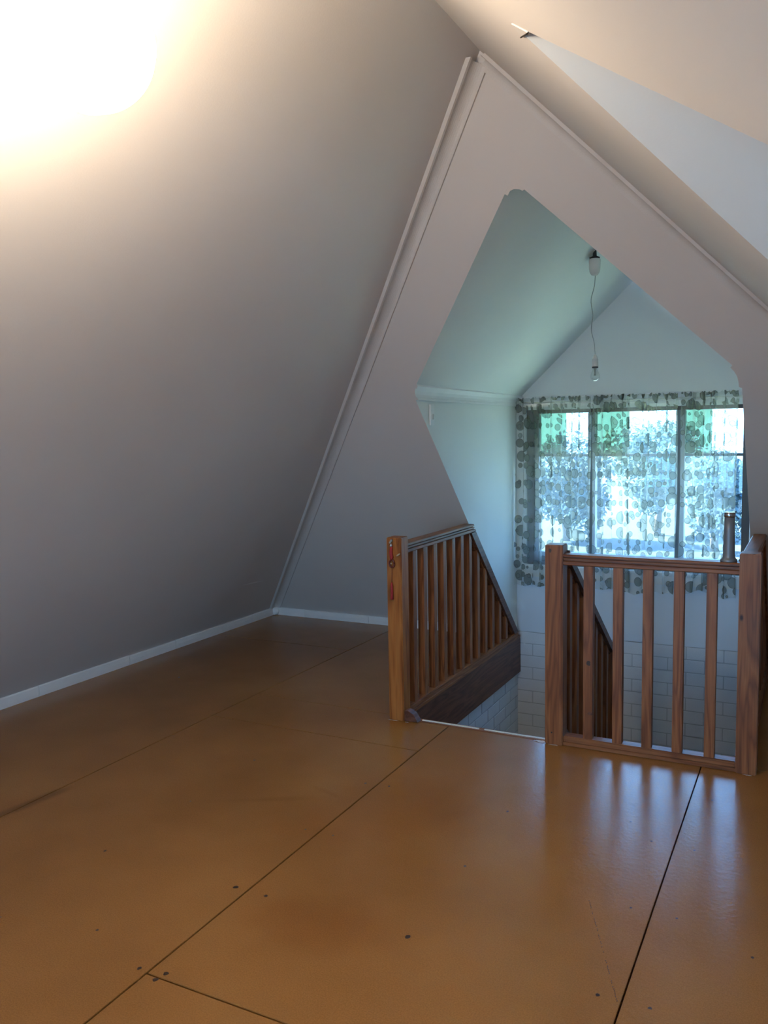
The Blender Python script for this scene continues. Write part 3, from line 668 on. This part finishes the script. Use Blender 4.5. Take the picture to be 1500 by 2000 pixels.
# ------------------------------------------------------------------ lit lamp on the left slope, at the top left of the picture
LB = .50
lp = empty('wall_lamp'); tag(lp, 'glowing opal glass globe lamp high on the left sloping wall', 'lamp')
ln = Vector((SL, 0, -1)).normalized(); base = Vector((LB, -2.68, SL * (LB - XL0)))
q = ln.to_track_quat('Z', 'Y').to_matrix().to_4x4()
def lampart(name, prof, m, closed=True):
    bm = lathe(bmesh.new(), prof, (0, 0, 0), 36, closed); bm.transform(Matrix.Translation(base) @ q); return obj(name, bm, m, lp, True)
lampart('mounting_plate', [(.055, .001), (.055, .012), (.04, .030), (.016, .045), (.016, .190), (.034, .205), (.05, .215)], 'whiteplastic')
lampart('glass_globe', [(.13 * math.sin(t), .33 - .13 * math.cos(t)) for t in [math.radians(d) for d in (18, 30, 45, 60, 75, 90, 105, 120, 135, 150, 162, 172, 179)]], 'lampglass', False)

# ------------------------------------------------------------------ outside
M['bounceground'] = paint('pale_bounce_ground', (.55, .54, .36), (.61, .60, .42), .9, .5, 0); M['ridge'] = paint('ridge_trees', (.030, .05, .055), (.065, .10, .105), .9, .9, 0)
M['lawn'] = paint('lawn', (.016, .028, .026), (.026, .042, .04), .9, .8, 0); M['path'] = paint('concrete_yard', (.10, .14, .20), (.13, .18, .25), .8, .8, 0)
def leaf_mat(name, a, b):
    m = bpy.data.materials.new(name); m.use_nodes = True; N = m.node_tree.nodes; N.clear()
    o = N.new('ShaderNodeOutputMaterial'); d = N.new('ShaderNodeBsdfDiffuse'); t = N.new('ShaderNodeBsdfTranslucent'); x = N.new('ShaderNodeMixShader'); x.inputs[0].default_value = .45
    d.inputs[0].default_value = (*a, 1); t.inputs[0].default_value = (*b, 1); lk(m, d.outputs[0], x.inputs[1]); lk(m, t.outputs[0], x.inputs[2]); lk(m, x.outputs[0], o.inputs[0]); return m
M['leafa'] = leaf_mat('leaf_pale', (.075, .12, .11), (.10, .155, .14)); M['leafb'] = leaf_mat('leaf_blue', (.07, .11, .125), (.09, .14, .15)); M['bark'] = mat('bark', (.16, .12, .10), .9)
struct(obj('yard', B(-60, -60, -3.1, 60, 60, -3.0), 'path'))
struct(obj('bounce_ground', B(-22, 3.0, -3.0, 22, 11, -2.985), 'bounceground'))  # unseen pale ground, sized and tinted to bounce light up into the dormer
struct(obj('lawn', B(-60, 11.1, -3.0, 60, 59, -2.985), 'lawn'))
bm = bmesh.new(); nx, prev = 60, None
for i in range(nx + 1):
    x = -75 + 150 * i / nx; zt_h = .1 + .9 * math.sin(i * .7) * .5 + .5 * math.sin(i * 1.9 + 1) + .4 * random.uniform(-1, 1)
    row = [bm.verts.new((x, 40, -3.0)), bm.verts.new((x, 43 + random.uniform(-.8, .8), -1.4)), bm.verts.new((x, 46, zt_h)), bm.verts.new((x, 54, -3.0))]
    if prev:
        for k in range(3): bm.faces.new((prev[k], prev[k + 1], row[k + 1], row[k]))
    prev = row
struct(obj('wooded_ridge', bm, 'ridge', smooth=True))
def tree(x, y, h, rad, m, label, seed):
    rnd = random.Random(seed); root = empty('tree'); root.location = (x, y, -3.0); tag(root, label, 'tree', 'trees outside the window')
    pts = [(0, 0, 0), (rnd.uniform(-.1, .1), 0, h * .3), (rnd.uniform(-.2, .2), .1, h * .6), (0, 0, h * .85)]
    bm = tube(bmesh.new(), pts, [.16, .13, .09, .04], 8)
    for k in range(5):
        a = k * 1.3; z = h * (.35 + .1 * k); tube(bm, [(0, 0, z), (rad * .5 * math.cos(a), rad * .5 * math.sin(a), z + .4), (rad * .8 * math.cos(a), rad * .8 * math.sin(a), z + .9)], [.06, .04, .02], 6)
    obj('trunk', bm, 'bark', root, True)
    vs_, fs = [], []
    blobs = [(rnd.uniform(-1, 1) * rad * .6, rnd.uniform(-1, 1) * rad * .6, h * rnd.uniform(.35, .95), rad * rnd.uniform(.3, .55)) for _ in range(16)]
    for i in range(7000):
        bx, by, bz, br = blobs[rnd.randrange(16)]
        d = Vector((rnd.gauss(0, 1), rnd.gauss(0, 1), rnd.gauss(0, 1))).normalized() * br * rnd.uniform(.6, 1.05); c = Vector((bx, by, bz)) + d
        a = Vector((rnd.gauss(0, 1), rnd.gauss(0, 1), rnd.gauss(0, 1))).normalized(); b = a.orthogonal().normalized(); s_ = rnd.uniform(.07, .13)
        n = len(vs_); vs_ += [c + a * s_, c + b * s_ * .55, c - a * s_, c - b * s_ * .55]; fs.append((n, n + 1, n + 2, n + 3))
    me = bpy.data.meshes.new('foliage'); me.from_pydata(vs_, [], fs); me.materials.append(M[m]); o = bpy.data.objects.new('foliage', me); C.objects.link(o); o.parent = root; o['kind'] = 'stuff'
tree(-7.0, 30, 3.7, 2.0, 'leafb', 'pale bluish tree outside, seen through the left pane', 1)
tree(-3.9, 33, 4.3, 2.2, 'leafa', 'green tree outside, seen through the middle of the window', 2)
tree(-1.2, 29, 3.3, 1.7, 'leafb', 'low bluish tree outside, seen through the right pane', 4)
